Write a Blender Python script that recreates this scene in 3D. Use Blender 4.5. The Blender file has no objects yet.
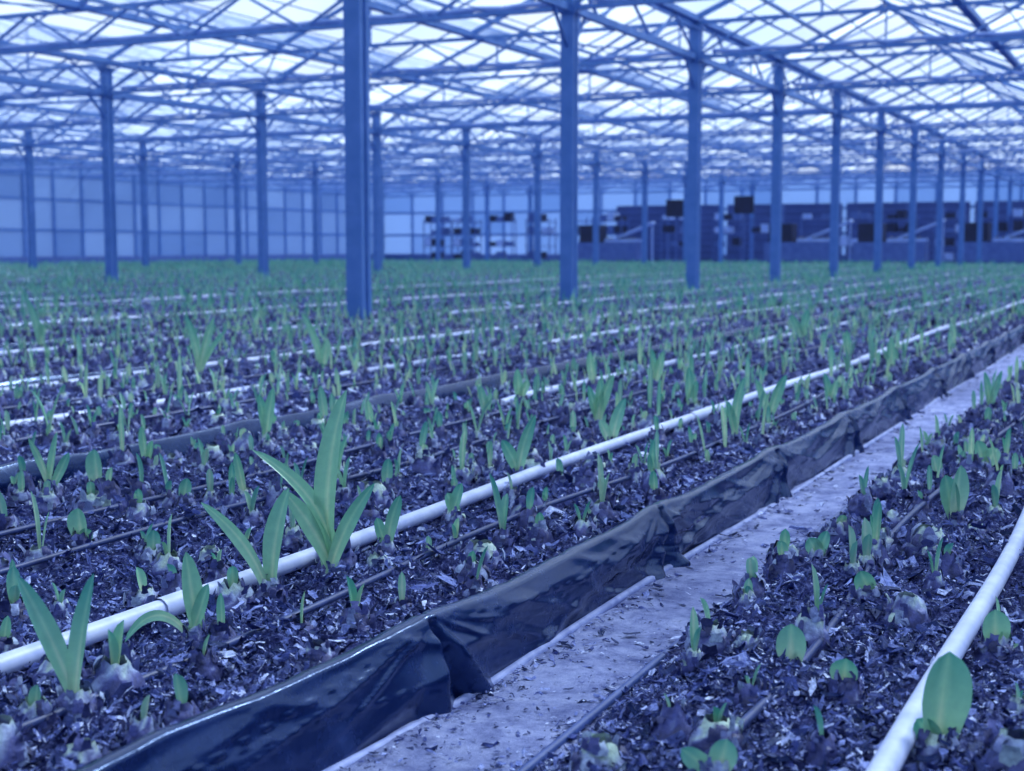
import bpy, math, numpy as np
scene=bpy.context.scene
AL=math.radians(25.38)
# ------------------------------------------------ camera
cd=bpy.data.cameras.new('camera'); cam=bpy.data.objects.new('camera',cd); scene.collection.objects.link(cam)
cd.sensor_width=36; cd.lens=49.25; cam.location=(0,0,.72)
cam.rotation_euler=(math.radians(90-5.646),0,AL); cd.clip_start=.02; cd.clip_end=500
cd.dof.use_dof=True; cd.dof.focus_distance=2.6; cd.dof.aperture_fstop=5.6
scene.camera=cam
try: scene.view_settings.view_transform='Standard'
except Exception: pass

# ------------------------------------------------ noise
def _h(ix,iy,s):
    v=np.sin(ix*127.1+iy*311.7+s*74.7)*43758.5453
    return v-np.floor(v)
def vn(x,y,s=0):
    x=np.asarray(x,float); y=np.asarray(y,float)+0*x; x=x+0*y
    ix=np.floor(x); iy=np.floor(y); fx=x-ix; fy=y-iy
    fx=fx*fx*(3-2*fx); fy=fy*fy*(3-2*fy)
    a=_h(ix,iy,s); b=_h(ix+1,iy,s); c=_h(ix,iy+1,s); d=_h(ix+1,iy+1,s)
    return (a*(1-fx)+b*fx)*(1-fy)+(c*(1-fx)+d*fx)*fy

# ------------------------------------------------ mesh builder
class MB:
    def __init__(s): s.V=[];s.F=[];s.M=[];s.C=[];s.n=0
    def add(s,v,f,m=0,c=(1,1,1,1)):
        v=np.asarray(v,float).reshape(-1,3); f=np.asarray(f,np.int64).reshape(-1,4)
        s.V.append(v); s.F.append(f+s.n); s.n+=len(v)
        s.M.append(np.full(len(f),m) if np.isscalar(m) else np.asarray(m))
        c=np.asarray(c,float)
        s.C.append(np.tile(c,(len(v),1)) if c.ndim==1 else c)
    def arrays(s):
        return np.concatenate(s.V),np.concatenate(s.F),np.concatenate(s.M),np.concatenate(s.C)
    def build(s,name,mats,smooth=False,loc=None):
        V,F,M,C=s.arrays()
        if loc is not None: V=V-np.asarray(loc)
        me=bpy.data.meshes.new(name)
        me.vertices.add(len(V)); me.vertices.foreach_set('co',V.astype(np.float32).ravel())
        me.loops.add(len(F)*4); me.loops.foreach_set('vertex_index',F.astype(np.int32).ravel())
        me.polygons.add(len(F)); me.polygons.foreach_set('loop_start',np.arange(0,len(F)*4,4,dtype=np.int32))
        me.polygons.foreach_set('material_index',M.astype(np.int32))
        me.polygons.foreach_set('use_smooth',np.full(len(F),smooth))
        me.update(calc_edges=True)
        a=me.color_attributes.new('Col','FLOAT_COLOR','POINT'); a.data.foreach_set('color',C.astype(np.float32).ravel())
        for m in mats: me.materials.append(m)
        ob=bpy.data.objects.new(name,me); scene.collection.objects.link(ob)
        if loc is not None: ob.location=loc
        return ob
def box(b,c,s,m=0,col=(1,1,1,1)):
    x,y,z=np.array(s)/2.; c=np.array(c)
    v=np.array([[-x,-y,-z],[x,-y,-z],[x,y,-z],[-x,y,-z],[-x,-y,z],[x,-y,z],[x,y,z],[-x,y,z]])+c
    b.add(v,[[0,3,2,1],[4,5,6,7],[0,1,5,4],[1,2,6,5],[2,3,7,6],[3,0,4,7]],m,col)
def beam(b,p,q,w,h,m=0,col=(1,1,1,1)):
    p=np.array(p,float);q=np.array(q,float);d=q-p;d/=np.linalg.norm(d)
    up=np.array([0,0,1.]) if abs(d[2])<.95 else np.array([0,1.,0])
    s=np.cross(d,up);s/=np.linalg.norm(s);u=np.cross(s,d)
    v=[]
    for e in (p,q):
        for a,c in((-1,-1),(1,-1),(1,1),(-1,1)): v.append(e+s*a*w/2+u*c*h/2)
    b.add(v,[[0,1,2,3],[7,6,5,4],[0,4,5,1],[1,5,6,2],[2,6,7,3],[3,7,4,0]],m,col)
def tube(b,P,r,n=10,m=0,col=(1,1,1,1)):
    P=np.asarray(P,float); T=np.gradient(P,axis=0); T/=np.linalg.norm(T,axis=1)[:,None]
    up=np.array([0,0,1.]) if abs(T[0,2])<.9 else np.array([0,1.,0])
    S=np.cross(T,up);S/=np.linalg.norm(S,axis=1)[:,None];U=np.cross(S,T)
    r=np.broadcast_to(r,(len(P),))
    a=np.linspace(0,2*math.pi,n,endpoint=False)
    V=P[:,None]+r[:,None,None]*(np.cos(a)[None,:,None]*S[:,None]+np.sin(a)[None,:,None]*U[:,None])
    k=len(P); i=np.arange(k-1)[:,None]; j=np.arange(n)[None]
    F=np.stack([i*n+j,i*n+(j+1)%n,(i+1)*n+(j+1)%n,(i+1)*n+j],-1).reshape(-1,4)
    b.add(V.reshape(-1,3),F,m,col)
def grid(b,V,m=0,C=(1,1,1,1)):
    a,c=V.shape[:2]; i=np.arange(a-1)[:,None]; j=np.arange(c-1)[None]
    F=np.stack([i*c+j,i*c+j+1,(i+1)*c+j+1,(i+1)*c+j],-1).reshape(-1,4)
    C=np.asarray(C,float)
    b.add(V.reshape(-1,3),F,m,C if C.ndim==1 else C.reshape(-1,4))

# ------------------------------------------------ materials
def newmat(name):
    m=bpy.data.materials.new(name); m.use_nodes=True; nt=m.node_tree
    return m,nt,nt.nodes['Principled BSDF'],nt.nodes['Material Output']
def ramp(nt,src,stops):
    r=nt.nodes.new('ShaderNodeValToRGB'); e=r.color_ramp.elements
    while len(e)<len(stops): e.new(.5)
    for k,(p,c) in enumerate(stops): e[k].position=p; e[k].color=(*c,1)
    nt.links.new(src,r.inputs[0]); return r.outputs[0]
def noise(nt,scale,detail=4,rough=.6,vec=None):
    n=nt.nodes.new('ShaderNodeTexNoise'); n.inputs['Scale'].default_value=scale
    n.inputs['Detail'].default_value=detail; n.inputs['Roughness'].default_value=rough
    if vec is None:
        tc=nt.nodes.new('ShaderNodeTexCoord'); vec=tc.outputs['Object']
    nt.links.new(vec,n.inputs['Vector']); return n.outputs['Fac']
def bump(nt,src,bs,strength=.5,dist=.01):
    b=nt.nodes.new('ShaderNodeBump'); b.inputs['Strength'].default_value=strength; b.inputs['Distance'].default_value=dist
    nt.links.new(src,b.inputs['Height']); nt.links.new(b.outputs[0],bs.inputs['Normal'])
def simple(name,c0,c1,scale=8,rough=.6,metal=0,bs_=.2,bd=.003):
    m,nt,p,o=newmat(name); f=noise(nt,scale)
    nt.links.new(ramp(nt,f,[(.3,c0),(.7,c1)]),p.inputs['Base Color'])
    p.inputs['Roughness'].default_value=rough; p.inputs['Metallic'].default_value=metal
    bump(nt,f,p,bs_,bd); return m
def colattr(nt):
    a=nt.nodes.new('ShaderNodeAttribute'); a.attribute_name='Col'
    s=nt.nodes.new('ShaderNodeSeparateColor'); nt.links.new(a.outputs['Color'],s.inputs[0]); return a,s
def mixc(nt,mode,fac,a,b):
    mx=nt.nodes.new('ShaderNodeMixRGB'); mx.blend_type=mode; mx.inputs[0].default_value=fac
    nt.links.new(a,mx.inputs[1]); nt.links.new(b,mx.inputs[2]); return mx.outputs[0]
# soil
m_soil,nt,p,o=newmat('soil'); f=noise(nt,80,8,.8)
nt.links.new(ramp(nt,f,[(.38,(.005,.010,.062)),(.52,(.038,.050,.20)),(.64,(.25,.30,.62))]),p.inputs['Base Color'])
p.inputs['Roughness'].default_value=.95; p.inputs['Specular IOR Level'].default_value=.2
bump(nt,noise(nt,200,6,.7),p,1.0,.012)
# litter
m_lit,nt,p,o=newmat('dry_leaf_litter'); a,s=colattr(nt)
c=ramp(nt,s.outputs[0],[(0,(.006,.012,.070)),(.45,(.042,.056,.23)),(.8,(.23,.28,.60)),(1,(.64,.70,.92))])
f=noise(nt,160,4,.7)
nt.links.new(mixc(nt,'MULTIPLY',.85,c,ramp(nt,f,[(.35,(.35,.38,.48)),(.65,(1.45,1.45,1.4))])),p.inputs['Base Color'])
p.inputs['Roughness'].default_value=.6; p.inputs['Specular Tint'].default_value=(.45,.65,1,1); bump(nt,f,p,.6,.004)
# leaf
m_leaf,nt,p,o=newmat('amaryllis_leaf'); a,s=colattr(nt)
c1=ramp(nt,s.outputs[0],[(0,(.54,.70,.47)),(.25,(.27,.56,.37)),(.6,(.085,.36,.28)),(1,(.034,.20,.20))])
fr=ramp(nt,s.outputs[1],[(0,(.70,.80,1)),(1,(1.3,1.2,1.0))])
cc=mixc(nt,'MULTIPLY',.6,c1,fr); cc=mixc(nt,'MULTIPLY',.35,cc,ramp(nt,noise(nt,45,3),[(.35,(.7,.75,.8)),(.65,(1.2,1.15,1.1))]))
nt.links.new(cc,p.inputs['Base Color']); p.inputs['Roughness'].default_value=.32
tr=nt.nodes.new('ShaderNodeBsdfTranslucent'); ms=nt.nodes.new('ShaderNodeMixShader'); ms.inputs[0].default_value=.22
nt.links.new(cc,tr.inputs[0]); nt.links.new(p.outputs[0],ms.inputs[1]); nt.links.new(tr.outputs[0],ms.inputs[2]); nt.links.new(ms.outputs[0],o.inputs[0])
# bulb
m_bulb,nt,p,o=newmat('bulb_skin'); a,s=colattr(nt)
c=ramp(nt,s.outputs[0],[(0,(.009,.015,.080)),(.5,(.070,.085,.29)),(.75,(.28,.35,.57)),(1,(.48,.63,.54))])
nt.links.new(mixc(nt,'MULTIPLY',.7,c,ramp(nt,noise(nt,110,4,.7),[(.35,(.5,.5,.55)),(.65,(1.3,1.3,1.2))])),p.inputs['Base Color'])
p.inputs['Roughness'].default_value=.55; bump(nt,noise(nt,90,4),p,.7,.005)
m_pvc=simple('white_pvc',(.38,.45,.72),(.62,.68,.89),14,.45)
m_dusty=simple('dusty_pvc',(.13,.17,.40),(.32,.38,.66),22,.6)
m_hose=simple('black_hose',(.012,.025,.10),(.035,.06,.20),30,.45)
m_bhose=simple('blue_hose',(.02,.05,.20),(.05,.09,.29),30,.5)
m_film,nt,p,o=newmat('black_plastic_film'); f=noise(nt,9,8,.7)
nt.links.new(ramp(nt,f,[(.48,(.003,.010,.055)),(.68,(.008,.020,.09)),(.88,(.05,.09,.26))]),p.inputs['Base Color'])
nt.links.new(ramp(nt,f,[(.35,(.15,)*3),(.75,(.36,)*3)]),p.inputs['Roughness']); bump(nt,noise(nt,18,4,.55),p,.22,.008)
p.inputs['Specular IOR Level'].default_value=1.0; p.inputs['Specular Tint'].default_value=(.34,.54,1,1)
m_path,nt,p,o=newmat('dusty_path'); f=noise(nt,14,14,.78); f2=noise(nt,3.5,6,.7)
nt.links.new(mixc(nt,'MULTIPLY',.75,ramp(nt,f,[(.30,(.09,.12,.34)),(.5,(.30,.345,.62)),(.72,(.46,.51,.78))]),ramp(nt,f2,[(.38,(.45,.48,.6)),(.58,(1,1,1))])),p.inputs['Base Color'])
p.inputs['Roughness'].default_value=.95; bump(nt,noise(nt,120,10,.8),p,.9,.008)
m_conc=simple('concrete_floor',(.10,.14,.34),(.18,.24,.46),3,.8)
m_steel=simple('galvanised_steel',(.060,.155,.41),(.095,.20,.49),5,.5,.0)
m_truss=simple('truss_steel',(.075,.175,.44),(.12,.235,.53),5,.55,.0)
for m in(m_steel,m_truss): m.node_tree.nodes['Principled BSDF'].inputs['Specular Tint'].default_value=(.5,.7,1,1)
m_dark=simple('dark_equipment',(.003,.007,.035),(.008,.014,.06),4,.5)
m_bay_shade=simple('bay_shade',(.018,.042,.17),(.030,.062,.23),1,.6)  # darkness of the far-end opening put into the colour
m_mid=simple('blue_equipment',(.04,.085,.28),(.075,.14,.38),4,.5)
m_light=simple('pale_equipment',(.20,.32,.64),(.32,.44,.76),4,.5)
# roof glass
m_glass,nt,p,o=newmat('roof_glass'); nt.nodes.remove(p); a,s=colattr(nt)
t=nt.nodes.new('ShaderNodeBsdfTransparent'); t.inputs[0].default_value=(.93,.96,1,1)
tl=nt.nodes.new('ShaderNodeBsdfTranslucent'); nt.links.new(ramp(nt,s.outputs[0],[(0,(.45,.60,.90)),(1,(.85,.92,1))]),tl.inputs[0])
ms=nt.nodes.new('ShaderNodeMixShader'); mr=nt.nodes.new('ShaderNodeMapRange'); mr.inputs[3].default_value=.15; mr.inputs[4].default_value=.75
nt.links.new(s.outputs[0],mr.inputs[0]); nt.links.new(mr.outputs[0],ms.inputs[0]); nt.links.new(t.outputs[0],ms.inputs[1]); nt.links.new(tl.outputs[0],ms.inputs[2]); nt.links.new(ms.outputs[0],o.inputs[0])
# wall panels, distance haze mixed into their blue
m_wall,nt,p,o=newmat('frosted_wall_panel'); a,s=colattr(nt)
c=ramp(nt,s.outputs[0],[(0,(.10,.20,.48)),(1,(.20,.33,.64))])
nt.links.new(c,p.inputs['Base Color']); p.inputs['Roughness'].default_value=.6
tl=nt.nodes.new('ShaderNodeBsdfTranslucent'); nt.links.new(c,tl.inputs[0]); ms=nt.nodes.new('ShaderNodeMixShader'); ms.inputs[0].default_value=.5
nt.links.new(p.outputs[0],ms.inputs[1]); nt.links.new(tl.outputs[0],ms.inputs[2]); nt.links.new(ms.outputs[0],o.inputs[0])

# ------------------------------------------------ layout
X0,S=-6.3,4.55; Y0=10.24; BAY=10.68; XL=X0-3*BAY; XR=X0+2*BAY; YN=Y0-4*S; YF=Y0+12*S
ZG=3.92; ZB=ZG-.53
beds=[(-.76,1.02),(-2.76,-1.005)]
x=-2.87
while x>XL+2.5:
    beds.append((x-1.74,x)); x-=1.84
x=1.27; right_beds=[]
while x<XR-2:
    right_beds.append((x,x+1.59)); x+=1.84
allbeds=beds+right_beds
YB=51.0
def edgebend(y): return -.055*np.clip((2.0-y)/.7,0,1)**1.3
def hsoil(x,y,xl,xr):
    e=np.minimum(x-xl,xr-x); e=np.clip(e/.10,0,1)
    z=.060+.026*e
    if xl==-.76: z=np.where(x<0,.010+.078*np.clip((x-xl+.05*(vn(y*3,0*y,51)-.5))/.16,0,1)**.7,z)
    q=np.clip(e+.3,0,1)
    return z+.028*(vn(x*5,y*5,1)-.5)+.034*(vn(x*16,y*16,2)-.5)*q+.024*(vn(x*45,y*45,3)-.5)*q+.010*(vn(x*110,y*110,6)-.5)*q
def ys(y0,y1,d0):
    out=[y0]; 
    while out[-1]<y1: out.append(out[-1]+max(d0,abs(out[-1])*.008*d0/.012))
    out[-1]=y1; return np.array(out)
for k,(xl,xr) in enumerate(allbeds):
    dist=max(.3,min(abs(xl),abs(xr)))
    dx=.007 if k<2 else min(.2,.012*dist/1.5)
    dy=.008 if k<2 else min(.4,.012*dist/1.2)
    Y=np.concatenate([np.arange(-3.0,.4,.15),ys(.4,YB,dy)]) if k<2 else ys(-3,YB,dy)
    X=np.linspace(xl,xr,int((xr-xl)/dx)+2)
    XX,YY=np.meshgrid(X,Y); Z=hsoil(XX,YY,xl,xr)
    if k==1: XX=XX+edgebend(YY)*np.clip((XX+1.3)/.3,0,1)
    b=MB(); grid(b,np.stack([XX,YY,Z],-1)); b.build('soil_bed',[m_soil],True)

# floor + path
b=MB(); X=np.linspace(-1.10,-.70,42); Y=ys(.5,YB,.014); XX,YY=np.meshgrid(X,Y)
Z=.004+.008*(vn(XX*9,YY*9,4))+.004*vn(XX*40,YY*40,5)
grid(b,np.stack([XX,YY,Z],-1)); b.build('dusty_path',[m_path],True)
b=MB(); box(b,((XL+XR)/2,(YN+YF)/2,-.1),(XR-XL,YF-YN,.2)); b.build('floor',[m_conc])

# ------------------------------------------------ liners
def liner(xe,sgn,detail,ztop=.14):
    b=MB(); Y=np.concatenate([np.arange(-3,.5,.1),ys(.5,YB,.006 if detail else .08)])
    v=np.linspace(0,1,34 if detail else 6)
    YY,VV=np.meshgrid(Y,v,indexing='ij')
    d=.010*(vn(YY*2.5,VV*1.5,11)-.5)
    for (sy,sv,am,sd) in((3,1.8,.012,12),(6,-2.5,.007,15)):
        q=vn(YY*sy+VV*sv,VV*abs(sv)*.6,sd); d+=am*np.clip((1-np.abs(2*q-1))-.45,0,1)*1.8
    sag=np.zeros_like(Y)
    for k in range(-3,49):
        yk=1.86+1.0*k+.05*math.sin(k*7.3)
        t=YY-yk; w=.11+.04*math.sin(k*3.1); sk=.06*math.sin(k*5.1+1)
        t2=t-sk*VV
        a=t2/(.010+w*VV)
        d+=.034*np.clip(1-np.abs(a-.5)*2,0,1)*(.35+.65*VV)
        d+=.026*np.clip(1-np.abs(a+.55)*1.8,0,1)*(.35+.65*VV)
        d-=.018*np.exp(-(t2/.009)**2)
        for sl in(.35,-.42,.75,-.85,1.6,-1.5):
            d+=.006*np.exp(-((t-sl*VV-.01)/.010)**2)*np.clip(1-VV,0,1)
        sag+=.012*np.exp(-((Y-yk)/.13)**2)
    zt=(ztop-.008+sag+.005*(vn(Y*4,0*Y,13)-.5))[:,None]
    eb=edgebend(YY) if detail else 0*YY
    Xo=xe+eb+sgn*(d*(.2+.8*np.clip(VV*5,0,1))+.015*VV); Zo=zt*(1-VV)+.004
    face=np.stack([Xo,YY,Zo],-1); d0=d[:,0]*.2
    lip=[]
    for (ox,oz) in((-.030,-.045),(-.029,-.006),(-.025,.001),(-.013,.003),(-.004,.003)):
        lip.append(np.stack([xe+eb[:,0]+sgn*(ox+d0+.004*(vn(Y*6,Y*0+3,19)-.5)),Y,zt[:,0]+oz+.004+.003*(vn(Y*17,Y*0+ox*50,14)-.5)],-1))
    full=np.concatenate([np.stack(lip,1),face],1)
    grid(b,full); return b.build('bed_edge_liner',[m_film],True)
liner(-1.02,1,True)
for (xl,xr) in beds[2:]: liner(xr,1,False,.12)
b=MB()
Y=np.concatenate([np.arange(-3,.5,.2),ys(.5,YB,.05)])
tube(b,np.stack([-.988+edgebend(Y)+.006*np.sin(Y*1.7),Y,.009+.003*np.sin(Y*2.9)],-1),.009,10); b.build('edge_pipe',[m_dusty],True)
b=MB()
tube(b,np.stack([-.780+.008*np.sin(Y*1.1),Y,.016+.003*np.sin(Y*3)],-1),.0075,10); b.build('edge_hose',[m_bhose],True)

# ------------------------------------------------ irrigation pipes and hoses
pipeX=[-.290,-1.51,-2.43,-3.65,-4.62,-6.1,-8.3,-11]
for k,px in enumerate(pipeX):
    b=MB(); Y=np.concatenate([np.arange(-3,.4,.2),ys(.4,YB,.04)])
    x=px+.012*np.sin(Y*.9+k*2)+.006*np.sin(Y*2.7+k)-(.03*np.clip((Y-1.5)/2,0,1) if k==1 else 0)
    z=.115+.005*np.sin(Y*1.3+k)+(.0 if k<2 else -.014+.016*(vn(Y*1.5,Y*0,41+k)-.5))
    if k==2: z=z-.05*np.clip((5.2-Y)/1.0,0,1)
    tube(b,np.stack([x,Y,z],-1),.0165,14 if k<4 else 8)
    if k<2:
        for yc in np.arange(1.2+.7*k,20,2.9):
            i=int(np.argmin(np.abs(Y-yc))); tube(b,np.stack([x,Y,z],-1)[i-1:i+2],.0198,14)
    b.build('irrigation_pipe',[m_pvc],True)
for k,px in enumerate([-.50,-1.30,-1.98,-2.22,-.1,-3.3,-3.95]):
    b=MB(); Y=np.concatenate([np.arange(-3,.4,.2),ys(.4,YB,.03)])
    x=px+.02*np.sin(Y*1.3+k*2)+.010*np.sin(Y*3.7+k); z=.112+.006*np.sin(Y*2.3+k)
    tube(b,np.stack([x,Y,z],-1),.0065,8); b.build('drip_hose',[m_hose],True)

# ------------------------------------------------ litter
def inbed(x,y):
    m=np.zeros(len(x),int)-1
    for k,(xl,xr) in enumerate(beds): m[(x>xl+.01)&(x<xr-.035+(edgebend(y) if k==1 else 0))]=k
    return m
def litter(N,r0,r1,size,seed,pw=1.5,curl=.6,tilt=.4,lift=.010,name='dry_leaf_litter',pathp=.05,fine=False):
    g=np.random.default_rng(seed)
    r=r0*(r1/r0)**g.random(N); th=np.radians(g.uniform(-4,60,N))
    x=-r*np.sin(th); y=r*np.cos(th); k=inbed(x,y)
    inpath=(x>-.975+edgebend(y))&(x<-.76)
    pe=np.minimum(x-edgebend(y)+.975,(-.76-x)*.8)
    keep=(k>=0)|(inpath&(g.random(N)<pathp+.9*np.exp(-pe/.026)))
    nearpipe=np.minimum(np.abs(x+.29),np.abs(x+1.53))<.03
    keep&=~(nearpipe&(g.random(N)<.6))
    x,y,r,k,inp=x[keep],y[keep],r[keep],k[keep],inpath[keep]
    n=len(x); z=np.full(n,.012)
    for kk,(xl,xr) in enumerate(beds):
        q=k==kk; z[q]=hsoil(x[q],y[q],xl,xr)
    z+=g.random(n)*lift*np.where(inp,.3,1)
    L=size*(.4+g.random(n)**2*1.4)*np.maximum(1,(r/2.2))**.6; W=L*(.20+.5*g.random(n))
    L=np.where(inp,L*.75,L); W=np.where(inp,W*.75,W)
    yaw=g.uniform(0,6.28,n); pit=g.normal(0,tilt,n); rol=g.normal(0,tilt,n); pit=np.where(inp,pit*.35,pit); rol=np.where(inp,rol*.35,rol)
    ca,sa=np.cos(yaw),np.sin(yaw)
    bend=g.uniform(-.8,.6,n)*L*curl*.5; cup=g.uniform(-.9,.5,n)*W*curl
    vs=(-1,1) if fine else (-1,0,1)
    V=np.zeros((n,3*len(vs),3))
    for i,(u,v) in enumerate([(u,v) for v in vs for u in(-1,0,1)]):
        uu=u*L/2*(1+.30*g.normal(size=n)); vv=v*W/2*(1+.35*g.normal(size=n))
        if u!=0: vv=vv*.65
        if u==0: uu=.1*L*g.normal(size=n)
        ww=(bend if u!=0 else 0)+(cup if v!=0 else 0)
        zz=ww+uu*np.sin(pit)+vv*np.sin(rol)
        uu=uu*np.cos(pit); vv=vv*np.cos(rol)
        V[:,i,0]=x+uu*ca-vv*sa; V[:,i,1]=y+uu*sa+vv*ca; V[:,i,2]=z+zz
    V[:,:,2]=np.maximum(V[:,:,2],.008)
    nv=3*len(vs); base=np.arange(n)[:,None]*nv
    qs=([0,1,4,3],[1,2,5,4]) if fine else ([0,1,4,3],[1,2,5,4],[3,4,7,6],[4,5,8,7])
    F=np.stack([base+np.array(q) for q in qs],1).reshape(-1,4)
    c=g.random(n)**pw; C=np.repeat(np.stack([c,c,c,c*0+1],-1),nv,0)
    b=MB(); b.add(V.reshape(-1,3),F,0,C); b.build(name,[m_lit],False)
litter(300000,1.1,24,.0080,1,1.3,.5,.55,.014,fine=True,pathp=.07)
litter(80000,1.1,20,.015,2,1.5,.7,.45,.018,pathp=.06)
litter(7000,1.15,16,.027,3,1.7,.8,.35,.018,pathp=.04)

# ------------------------------------------------ plants
def leaf_path(b,P,w,nrm,nc,tint0,tint1,rnd,cup=.25,blunt=2.6):
    P=np.asarray(P,float); n=len(P); t=np.linspace(0,1,n)
    T=np.gradient(P,axis=0); T/=np.linalg.norm(T,axis=1)[:,None]
    nrm=np.asarray(nrm,float); Sd=np.cross(T,nrm[None]); Sd/=np.maximum(1e-6,np.linalg.norm(Sd,axis=1))[:,None]
    N=np.cross(Sd,T)
    W=w*(.55+.45*np.clip(t/.45,0,1)**.8)*np.clip(1-np.clip((t-.5)/.5,0,1)**blunt,0.0,1)**.6
    W=np.maximum(W,w*.04)
    v=np.linspace(-1,1,nc)
    V=P[:,None]+Sd[:,None]*(v[None,:,None]*W[:,None,None]/2)+N[:,None]*((v**2)[None,:,None]*W[:,None,None]*cup)
    c=tint0+(tint1-tint0)*t[:,None]+0*v[None]-.20*(np.abs(v[None])<.01)
    C=np.stack([np.clip(c,0,1),0*c+rnd,0*c,0*c+1],-1)
    grid(b,V,0,C)
def arc(base,az,L,lean,curl,n):
    P=[np.array(base,float)]; d=L/(n-1)
    for i in range(n-1):
        th=lean+curl*(i/(n-1))**1.5
        P.append(P[-1]+d*np.array([math.sin(th)*math.cos(az),math.sin(th)*math.sin(az),math.cos(th)]))
    return P
PR=[0,.25,.5,.72,.88,1]; RR=[.85,1.0,.93,.68,.52,.40]
def bulb(b,g,R,hh,ns,nr,flaps,pale):
    z=np.linspace(0,1,nr); r=R*np.interp(z,PR,RR)
    a=np.linspace(0,2*math.pi,ns,endpoint=False)
    rr=r[:,None]*(1+.09*g.normal(size=(nr,ns))*(.4+z[:,None])); zz=-.02+(hh+.02)*z[:,None]+.003*g.normal(size=(nr,ns))
    V=np.stack([rr*np.cos(a),rr*np.sin(a),zz],-1)
    i=np.arange(nr-1)[:,None]; j=np.arange(ns)[None]
    F=np.stack([i*ns+j,i*ns+(j+1)%ns,(i+1)*ns+(j+1)%ns,(i+1)*ns+j],-1).reshape(-1,4)
    c=np.clip(.3+.2*g.normal(size=(nr,ns))+pale*z[:,None]**3,0,1); C=np.stack([c,c,c,c*0+1],-1).reshape(-1,4)
    b.add(V.reshape(-1,3),F,1,C)
    for k in range(flaps):
        az=g.uniform(0,6.28); z0=g.uniform(.0,.9)**.8; r0=R*np.interp(z0,PR,RR)*1.03
        L=R*g.uniform(.25,.6); w=R*g.uniform(.25,.6); out=g.uniform(-.9,.5)
        rad=np.array([math.cos(az),math.sin(az),0]); tg=np.array([-math.sin(az),math.cos(az),0]); up=np.array([0,0,1.])
        p0=rad*r0+up*(hh*z0); rows=[]
        for q in range(4):
            t=q/3; cc=p0+up*L*t*math.cos(out*t)+rad*(L*t*math.sin(out*t)+.0015)
            ww=w*(1-.35*t)*(1+.2*g.normal())
            rows.append([cc-tg*ww/2-rad*ww*.2,cc+tg*ww*.1*g.normal()+up*.12*w*g.normal(),cc+tg*ww/2-rad*ww*.2])
        c=np.clip(g.uniform(.0,.80)+.3*pale*(g.random()<.15),0,1)
        grid(b,np.array(rows),1,(c,c,c,1))
def template(g,lod,tall):
    b=MB()
    R=g.uniform(.024,.036); hh=g.uniform(.032,.052); pale=g.choice([0,0,.5,.9])
    if lod==0 and g.random()<.22: R=g.uniform(.036,.045); hh=g.uniform(.045,.060); pale=g.choice([.2,.6,1.0])
    rnd=g.random()
    if lod==0: bulb(b,g,R,hh,14,8,20,pale)
    elif lod==1: bulb(b,g,R,hh,8,4,5,pale)
    nl=g.integers(1,3) if g.random()<(.72 if lod==0 else .9) else 0
    if lod and g.random()<.4: nl+=1
    if lod==2: nl=max(nl,1)
    az0=g.uniform(0,6.28); n=(9,5,3)[lod]; nc=(5,3,2)[lod]
    for k in range(nl):
        az=az0+k*math.pi*(1 if k<2 else .5)+g.normal()*.3
        L=g.uniform(.025,.070)*(1+.5*(g.random()<.2)) if not tall else g.uniform(.08,.17)
        if lod==1 and not tall: L=g.uniform(.03,.085)
        if lod==2: L=g.uniform(.04,.10) if not tall else g.uniform(.10,.20)
        L*=(1-.2*k)
        w=g.uniform(.011,.021) if not tall else g.uniform(.013,.020)
        if lod==2: w*=1.3
        base=(.004*math.cos(az),.004*math.sin(az),hh*.8 if lod<2 else .03)
        lean=g.uniform(.0,.30) ; P=arc(base,az,L,lean,g.uniform(0,.6) if tall else .12,n)
        leaf_path(b,P,w,(-math.cos(az),-math.sin(az),.2),nc,g.uniform(0,.3),g.uniform(.2,.85) if lod<2 else g.uniform(.5,1),rnd,.3,g.uniform(1.8,3.2))
    if not b.V: bulb(b,g,R,hh,6,3,2,0)
    return b.arrays()
g=np.random.default_rng(21)
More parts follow.
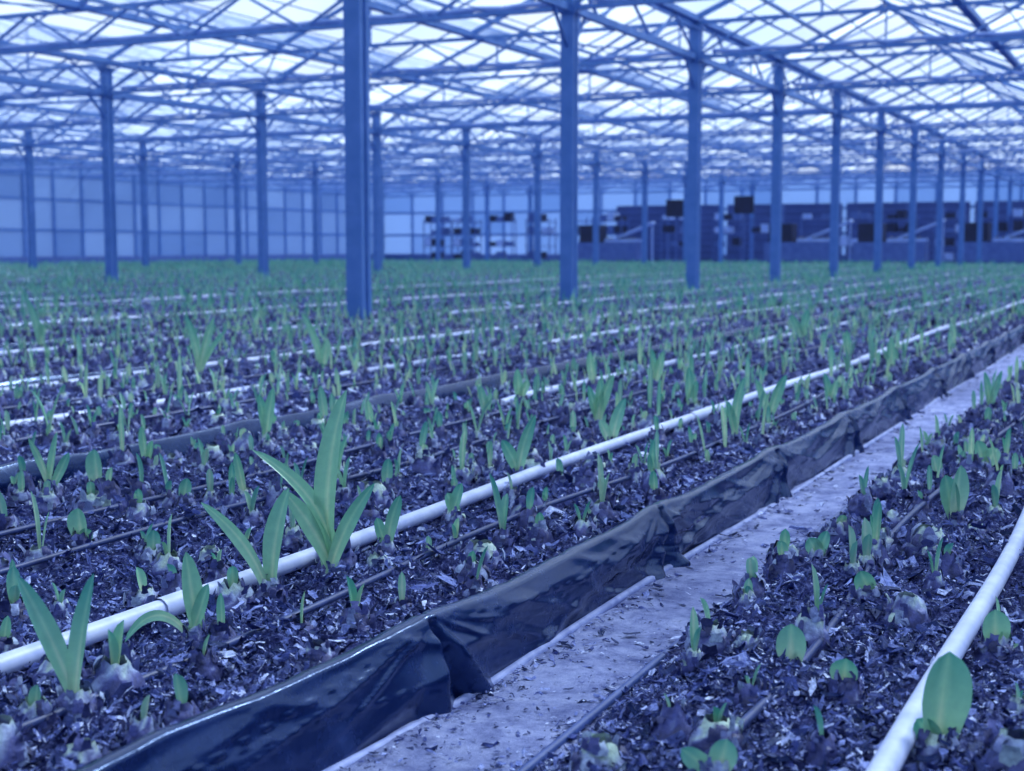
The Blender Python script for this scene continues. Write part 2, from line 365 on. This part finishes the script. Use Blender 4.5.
# individually surveyed plants: x, y (m), leaves = (sideways mm, height mm, width mm, bow)
heroes=[(-1.418,2.201,[(30,355,47,.12),(-149,242,28,-.32),(-91,166,36,-.1),(81,181,28,.12)]),(-1.455,2.050,[(36,190,40,.1),(-126,161,25,-.18)]),
(-1.316,1.409,[(-76,183,28,-.05),(26,185,30,.05)]),(-1.376,1.737,[(-13,144,32,0),(21,93,21,0),(-112,0,16,-.9)]),(-1.339,1.755,[(0,79,14,0)]),
(-1.580,3.372,[(-45,104,32,-.1),(45,174,32,.1)]),(-1.439,2.432,[(-18,71,22,0),(31,118,25,.1)]),(-1.465,2.781,[(-16,64,30,0),(18,87,27,0)]),
(-1.793,4.475,[(-35,145,31,0),(52,183,38,.1),(7,170,31,0)]),(-1.58,4.055,[(43,152,37,.1),(-37,84,31,0)]),(-1.644,5.026,[(-4,173,34,0),(26,120,26,0)]),
(-1.255,4.309,[(25,210,29,.1),(-29,134,29,0)]),(-1.309,4.913,[(61,165,36,.1),(-50,150,32,0)]),(-2.483,2.753,[(-5,105,46,0)]),
(-2.051,2.222,[(-6,77,46,0),(21,31,29,0)]),(-2.569,2.681,[(-53,139,23,-.1),(20,154,25,0),(48,101,23,0)]),(-2.619,3.690,[(-26,150,32,0),(22,173,35,0)]),
(-4.207,5.384,[(-67,300,38,-.1),(72,291,38,.05),(124,224,33,.1)]),(-3.884,5.96,[(-106,292,35,-.1),(25,161,45,0)]),(-2.364,5.061,[(-12,136,36,0),(32,88,32,0)]),
(-.2456,1.740,[(13,126,60,.03),(-25,42,30,0)]),(-.491,1.973,[(4,75,41,0)]),(-.463,1.532,[(-41,38,24,0),(12,50,31,0)]),(-.433,3.252,[(-25,108,41,0),(9,131,45,0)]),
(-.467,4.057,[(-22,84,39,0),(36,61,42,0)]),(-.470,2.453,[(-14,53,35,0)]),(-.395,1.923,[(-1,49,37,0)]),(-.226,2.216,[(-6,68,40,0),(19,31,31,0)]),
(-.645,3.028,[(7,39,31,0)]),(-.6185,2.717,[(-20,49,32,0),(16,63,24,0)]),(-.6206,5.51,[(-26,154,30,0),(41,158,30,.1)]),(-1.792,3.046,[(0,86,28,0)]),
(-2.056,2.797,[(-20,118,22,0)]),(-1.138,3.227,[(-7,74,22,0)]),(-6.18,6.402,[(-78,319,48,-.1),(6,169,54,0)]),(-2.244,9.273,[(33,213,53,.1),(-87,173,53,0)]),
(-1.336,1.35,[(5,48,18,0)]),(-1.60,1.558,[(8,60,15,0)]),(-1.230,2.719,[(6,50,19,0)]),(-1.827,2.172,[(6,60,26,0)]),(-2.145,2.682,[(5,65,29,0)]),
(-2.555,2.562,[(5,74,22,0)]),(-1.273,3.209,[(3,50,22,0)]),(-1.188,2.328,[(2,47,17,0)]),(-2.605,3.09,[(-11,120,28,0),(17,78,22,0)]),(-2.680,4.11,[(-10,139,31,0)]),
(-2.456,4.067,[(-14,102,27,0)]),(-2.106,5.95,[(-22,166,36,0),(31,157,36,0)]),(-2.36,5.82,[(-13,157,36,0)]),(-1.219,5.484,[(-24,129,31,0),(24,98,27,0)]),
(-2.230,4.477,[(-18,125,29,0),(21,100,25,0)]),(-2.022,3.637,[(15,104,24,0)]),(-1.2825,7.19,[(-15,176,35,0)]),(-1.62,7.769,[(-22,165,38,0)]),(-.558,3.831,[(-13,67,32,0)])]
Rv=np.array([math.cos(AL),math.sin(AL),0]); Fv=np.array([-math.sin(AL),math.cos(AL),0])
hpos=[]
for X,Y,lv in heroes:
    hpos.append((X,Y))
    b=MB(); bb=MB(); bulb(bb,g,.033*g.uniform(.85,1.15),.042,18,9,24,g.choice([0,.5,.8])); v,f,mm,c=bb.arrays()
    b.add(v+np.array([X,Y,.084]),f,mm,c)
    rnd=g.uniform(.4,1)
    for k,(r,u,w,bow) in enumerate(lv):
        r,u,w=r/1000,u/1000,w/1000
        p0=np.array([X,Y,.11])+Rv*g.uniform(-.006,.006)-Fv*.006*k
        dep=g.uniform(-.25,.25)
        p2=np.array([X,Y,.10])+Rv*r+np.array([0,0,u])+Fv*dep*abs(r)
        L=np.linalg.norm(p2-p0); up=np.array([0,0,1.])
        p1=(p0+p2)/2 + (up*abs(bow)*L*.8 if abs(bow)>.5 else -Rv*bow*L*.9+up*abs(bow)*L*.3)
        tt=np.linspace(0,1,16)[:,None]; P=(1-tt)**2*p0+2*tt*(1-tt)*p1+tt**2*p2
        nr=-Fv+Rv*g.uniform(-.6,.6)+up*.25
        leaf_path(b,P,w*1.05,nr,7,g.uniform(.0,.2),g.uniform(.4,.7),rnd,.22,1.7 if L>.12 else 2.6)
    b.build('amaryllis_plant',[m_leaf,m_bulb],True,loc=(X,Y,.09))
hpos=np.array(hpos)
PX=[];PY=[]
for (xl,xr) in beds:
    rows=np.arange(xl+.09,xr-.06,.135)
    for rx in rows:
        yy=np.arange(.3,YB-.2,.118)
        xx=rx+g.normal(0,.028,len(yy)); yy=yy+g.normal(0,.035,len(yy))
        PX.append(xx);PY.append(yy)
PX=np.concatenate(PX);PY=np.concatenate(PY)
th=np.degrees(np.arctan2(-PX,PY)); D=np.hypot(PX,PY)
patch=vn(PX*2.2,PY*1.1,77)
dens=np.where(D<4,.70,.86)*np.where(D>13,.68,1)*np.where(D>5.5,.65+.55*patch,1)
keep=(th>-6)&(th<58)&(D>1.0)&(g.random(len(PX))<dens)
for px in(-.29,-1.53): keep&=np.abs(PX-px)>.055
keep&=~((PX<-1.0)&(PX>-1.13))&~((PX>-.80)&(PX<-.68))
PX,PY,D=PX[keep],PY[keep],D[keep]
dmin=np.min(np.hypot(PX[:,None]-hpos[None,:,0],PY[:,None]-hpos[None,:,1]),1); q=dmin>.07
PX,PY,D=PX[q],PY[q],D[q]
PZ=np.full(len(PX),.083)
big=vn(PX*.9,PY*.6,31)
for lod,(d0,d1) in enumerate([(0,5.5),(5.5,13),(13,200)]):
    sel=np.where((D>=d0)&(D<d1))[0]
    NT=(70,30,24)[lod]; b=MB()
    tall=g.random(len(sel))<(np.where(D[sel]<2.8,0,.11) if lod==0 else .16)+.22*(big[sel]>.6)*(lod>0)
    for tl in (0,1):
        ss=sel[tall==bool(tl)]; which=g.integers(0,NT,len(ss))
        for k in range(NT):
            v,f,m,c=template(g,lod,bool(tl)); idx=ss[which==k]
            if not len(idx): continue
            a=g.uniform(0,6.28,len(idx)); s=g.uniform(.8,1.25,len(idx)); ca,sa=np.cos(a)*s,np.sin(a)*s
            V=np.empty((len(idx),len(v),3))
            V[:,:,0]=PX[idx,None]+ca[:,None]*v[:,0]-sa[:,None]*v[:,1]
            V[:,:,1]=PY[idx,None]+sa[:,None]*v[:,0]+ca[:,None]*v[:,1]
            V[:,:,2]=PZ[idx,None]+s[:,None]*v[:,2]
            F=(f[None]+(np.arange(len(idx))*len(v))[:,None,None]).reshape(-1,4)
            b.add(V.reshape(-1,3),F,np.tile(m,len(idx)),np.tile(c,(len(idx),1)))
    b.build('amaryllis_bulb_crop',[m_leaf,m_bulb],lod<2)

# ------------------------------------------------ columns
def column(x,y):
    b=MB(); w=.155; top=ZG-.1
    prof=[(-.5,-.5),(.5,-.5),(.5,-.18),(.38,-.15),(.38,.15),(.5,.18),(.5,.5),(-.5,.5),(-.5,.18),(-.38,.15),(-.38,-.15),(-.5,-.18)]
    n=len(prof); V=[(px*w,py*w,0) for px,py in prof]+[(px*w,py*w,top) for px,py in prof]
    b.add(V,[[i,(i+1)%n,n+(i+1)%n,n+i] for i in range(n)])
    box(b,(0,0,.03),(.30,.30,.06)); box(b,(0,0,.068),(.24,.24,.016))
    for sx in(-1,1):
        for sy in(-1,1): box(b,(sx*.095,sy*.095,.085),(.024,.024,.02))
    box(b,(0,0,ZB-.04),(.20,.20,.05)); box(b,(0,0,top-.02),(.22,.22,.04))
    for s_ in(-1,1): beam(b,(0,s_*.05,ZB-.45),(0,s_*.5,ZB),.035,.035)
    b.build('greenhouse_column',[m_steel],False).location=(x,y,0.0)
colx=[X0+BAY*i for i in (-2,-1,0,1)]
for cx in colx:
    for k in range(-3,12):
        column(cx,Y0+S*k)

# ------------------------------------------------ trusses and longitudinal members
for k in range(-4,13):
    y=Y0+S*k; b=MB()
    beam(b,(XL,y,ZG-.05),(XR,y,ZG-.05),.055,.055); beam(b,(XL,y,ZB),(XR,y,ZB),.055,.055)
    n=int((XR-XL)/(BAY/12)+.5); xs=np.linspace(XL,XR,n+1)
    for i in range(n):
        a,c=((ZB,ZG-.05) if i%2==0 else (ZG-.05,ZB))
        beam(b,(xs[i],y,a),(xs[i+1],y,c),.035,.035)
    for i in range(15):
        xa=XL+i*BAY/3; beam(b,(xa,y,ZG),(xa+BAY/6,y,ZG+.78),.045,.045); beam(b,(xa+BAY/6,y,ZG+.78),(xa+BAY/3,y,ZG),.045,.045)
        beam(b,(xa+BAY/6,y,ZG-.05),(xa+BAY/6,y,ZG+.78),.03,.03)
    b.build('roof_truss',[m_truss])
b=MB()
for i in range(16):
    xa=XL+i*BAY/3; beam(b,(xa,YN,ZG+.0),(xa,YF,ZG+.0),.12,.08)
b.build('roof_gutters',[m_truss])
b=MB()
for i in range(15):
    xa=XL+(i+.5)*BAY/3; beam(b,(xa,YN,ZG+.80),(xa,YF,ZG+.80),.05,.06)
b.build('roof_ridges',[m_truss])
b=MB()
for i in range(15):
    xa=XL+i*BAY/3; n=64; yy=np.linspace(YN,YF,n+1)
    for y in yy:
        beam(b,(xa,y,ZG+.05),(xa+BAY/6,y,ZG+.80),.024,.030); beam(b,(xa+BAY/6,y,ZG+.80),(xa+BAY/3,y,ZG+.05),.024,.030)
b.build('roof_glazing_bars',[m_truss])
b=MB()
for i in range(15):
    xa=XL+i*BAY/3; n=64; yy=np.linspace(YN,YF,n+1)
    for j in range(n):
        for (x0,z0,x1,z1) in((xa,ZG+.07,xa+BAY/6,ZG+.83),(xa+BAY/6,ZG+.83,xa+BAY/3,ZG+.07)):
            c=g.random()*.6+.4*(g.random()<.25)
            b.add([(x0,yy[j],z0),(x1,yy[j],z1),(x1,yy[j+1],z1),(x0,yy[j+1],z0)],[[0,1,2,3]],0,(c,c,c,1))
b.build('ceiling',[m_glass])
b=MB()
for cx in [XL]+colx+[XR]:
    beam(b,(cx,YN,ZB),(cx,YF,ZB),.07,.09)
    n=16*5; yy=np.linspace(YN,YF,n+1)
    for j in range(n):
        a,c=((ZB,ZG-.05) if j%2==0 else (ZG-.05,ZB)); beam(b,(cx,yy[j],a),(cx,yy[j+1],c),.032,.032)
for i in range(0,60):
    xa=XL+i*BAY/12
    beam(b,(xa,YN,ZB-.02),(xa,YF,ZB-.02),.012,.012)
for i in range(15):
    xa=XL+(i+.5)*BAY/3; beam(b,(xa,YN,3.6),(xa,YF,3.6),.04,.04)
for k in range(-4,12,2):
    for i in range(0,15,2):
        xa=XL+i*BAY/3; ya=Y0+S*k
        beam(b,(xa,ya,ZG-.03),(xa+BAY/3,ya+S,ZG-.03),.025,.025); beam(b,(xa+BAY/3,ya,ZG-.03),(xa,ya+S,ZG-.03),.025,.025)
b.build('longitudinal_beams',[m_truss])
b=MB()
for k in range(-3,12):
    y=Y0+S*k+.16
    for i in range(5):
        xa=XL+i*BAY+.2; xb=xa+BAY-.4
        xs=np.linspace(xa,xb,30); 
        tube(b,np.stack([xs,y+.01*np.sin(xs*5),ZB+.09+.012*np.sin(xs*9)],-1),.035,6)
b.build('folded_shade_screens',[m_light],True)

# ------------------------------------------------ walls
def wall(name,p,q,npan,mat):
    p=np.array(p,float);q=np.array(q,float); b=MB(); Hh=ZG+.1
    zs=[.35,1.35,2.5,Hh]
    for i in range(npan):
        a=p+(q-p)*i/npan; c=p+(q-p)*(i+1)/npan
        for j in range(3):
            cc=g.random()
            b.add([(a[0],a[1],zs[j]),(c[0],c[1],zs[j]),(c[0],c[1],zs[j+1]),(a[0],a[1],zs[j+1])],[[0,1,2,3]],0,(cc,cc,cc,1))
        beam(b,(a[0],a[1],0),(a[0],a[1],Hh),.11,.11,1)
    beam(b,(*q[:2],0),(*q[:2],Hh),.11,.11,1)
    for z in zs[1:]: beam(b,(p[0],p[1],z),(q[0],q[1],z),.06,.08,1)
    beam(b,(p[0],p[1],.175),(q[0],q[1],.175),.14,.35,2)
    b.build(name,[mat,m_steel,m_mid])
wall('wall_left',(XL,YN,0),(XL,YF,0),48,m_wall); wall('wall_right',(XR,YN,0),(XR,YF,0),32,m_wall)
wall('wall_far',(XL,YF,0),(XR,YF,0),30,m_wall); wall('wall_near',(XL,YN,0),(XR,YN,0),24,m_wall)
for i,(xa,xb) in enumerate([(-25,-19.6),(-19.4,-14),(-13.8,-8.4),(-8.2,-2.8),(-2.6,2.8)]):  # slabs stand in for a dark interior opening, its shade painted on
    b=MB(); box(b,((xa+xb)/2,YF-.15,1.35),(xb-xa,.08,2.7),0)
    for z in np.arange(.3,2.7,.3): box(b,((xa+xb)/2,YF-.20,z),(xb-xa-.1,.02,.03),1)
    box(b,((xa+xb)/2,YF-.21,1.35),(.10,.03,2.6),1); box(b,(xb-.3,YF-.24,1.1),(.05,.06,.3),1)
    b.build('bay_shade_panel_%d'%(i+1),[m_bay_shade,m_mid])

# ------------------------------------------------ equipment at the far end
def trolley(x,y,r):
    b=MB()
    for sx in(-.6,.6):
        for sy in(-.28,.28):
            box(b,(sx,sy,1.05),(.04,.04,1.9),0); tube(b,[(sx,sy-.02,.07),(sx,sy,.07),(sx,sy+.02,.07)],.065,12,1)
    for z in(.18,.75,1.3,1.85):
        box(b,(0,0,z),(1.28,.62,.03),0)
        if g.random()<.8:
            for q in(-.38,0,.38):
                if g.random()<.8: h=g.uniform(.15,.4); box(b,(q,0,z+.02+h/2),(.34,.5,h),int(g.choice([0,1,2,3])))
    o=b.build('plant_trolley',[m_mid,m_dark,m_mid,m_light]); o.location=(x,y,0); o.rotation_euler=(0,0,r)
for x in np.arange(-33,0,1.75): 
    if g.random()<.85: trolley(x+g.uniform(-.3,.3),57.5+g.uniform(-1,1.5),g.uniform(-.2,.2))
def machine(x,y):
    b=MB(); box(b,(0,0,.55),(2.6,1.0,.7),0); box(b,(-.7,0,1.25),(.9,.8,.7),1); box(b,(.6,0,.98),(1.4,.6,.12),2)
    for sx in(-1.2,1.2):
        for sy in(-.4,.4): box(b,(sx,sy,.1),(.08,.08,.2),0)
    beam(b,(.2,0,1.0),(1.9,0,1.7),.45,.08,2); tube(b,[(1.85,0,1.66),(1.85,0,.8),(1.85,0,.0)],.04,8,2)
    for q in range(5): tube(b,[(.0+q*.25,-.3,1.06),(.0+q*.25,0,1.06),(.0+q*.25,.3,1.06)],.04,8,1)
    b.build('sorting_machine',[m_mid,m_dark,m_light]).location=(x,y,0)
for x,y in((-21,53.5),(-13,53),(-9.7,53.3),(-6.0,53.6),(-2.6,53.4)): machine(x,y)
def screen(x,y,z):
    b=MB(); box(b,(0,0,z),(.76,.06,.66),0); box(b,(0,-.034,z),(.70,.01,.60),1); box(b,(0,.06,z),(.3,.08,.3),0)
    tube(b,[(0,.10,0),(0,.10,z/2),(0,.10,z)],.03,8,2); box(b,(0,.1,.02),(.5,.5,.04),2)
    b.build('display_screen',[m_dark,m_dark,m_mid]).location=(x,y,0)
screen(-17.6,51.8,2.2); screen(-14.9,51.8,2.3)

# ------------------------------------------------ light
w=bpy.data.worlds.new('overcast_sky'); scene.world=w; w.use_nodes=True; nt=w.node_tree; bg=nt.nodes['Background']
tc=nt.nodes.new('ShaderNodeTexCoord'); f=noise(nt,4,5,.6,tc.outputs['Generated'])
nt.links.new(ramp(nt,f,[(.38,(.54,.70,.95)),(.62,(.84,.93,1.0))]),bg.inputs[0]); bg.inputs[1].default_value=1.25
sd=bpy.data.lights.new('sun','SUN'); so=bpy.data.objects.new('sun',sd); scene.collection.objects.link(so)
sd.energy=5.2; sd.angle=math.radians(10); sd.color=(.80,.91,1.0); so.rotation_euler=(math.radians(-38),math.radians(18),0); so.location=(0,20,10)
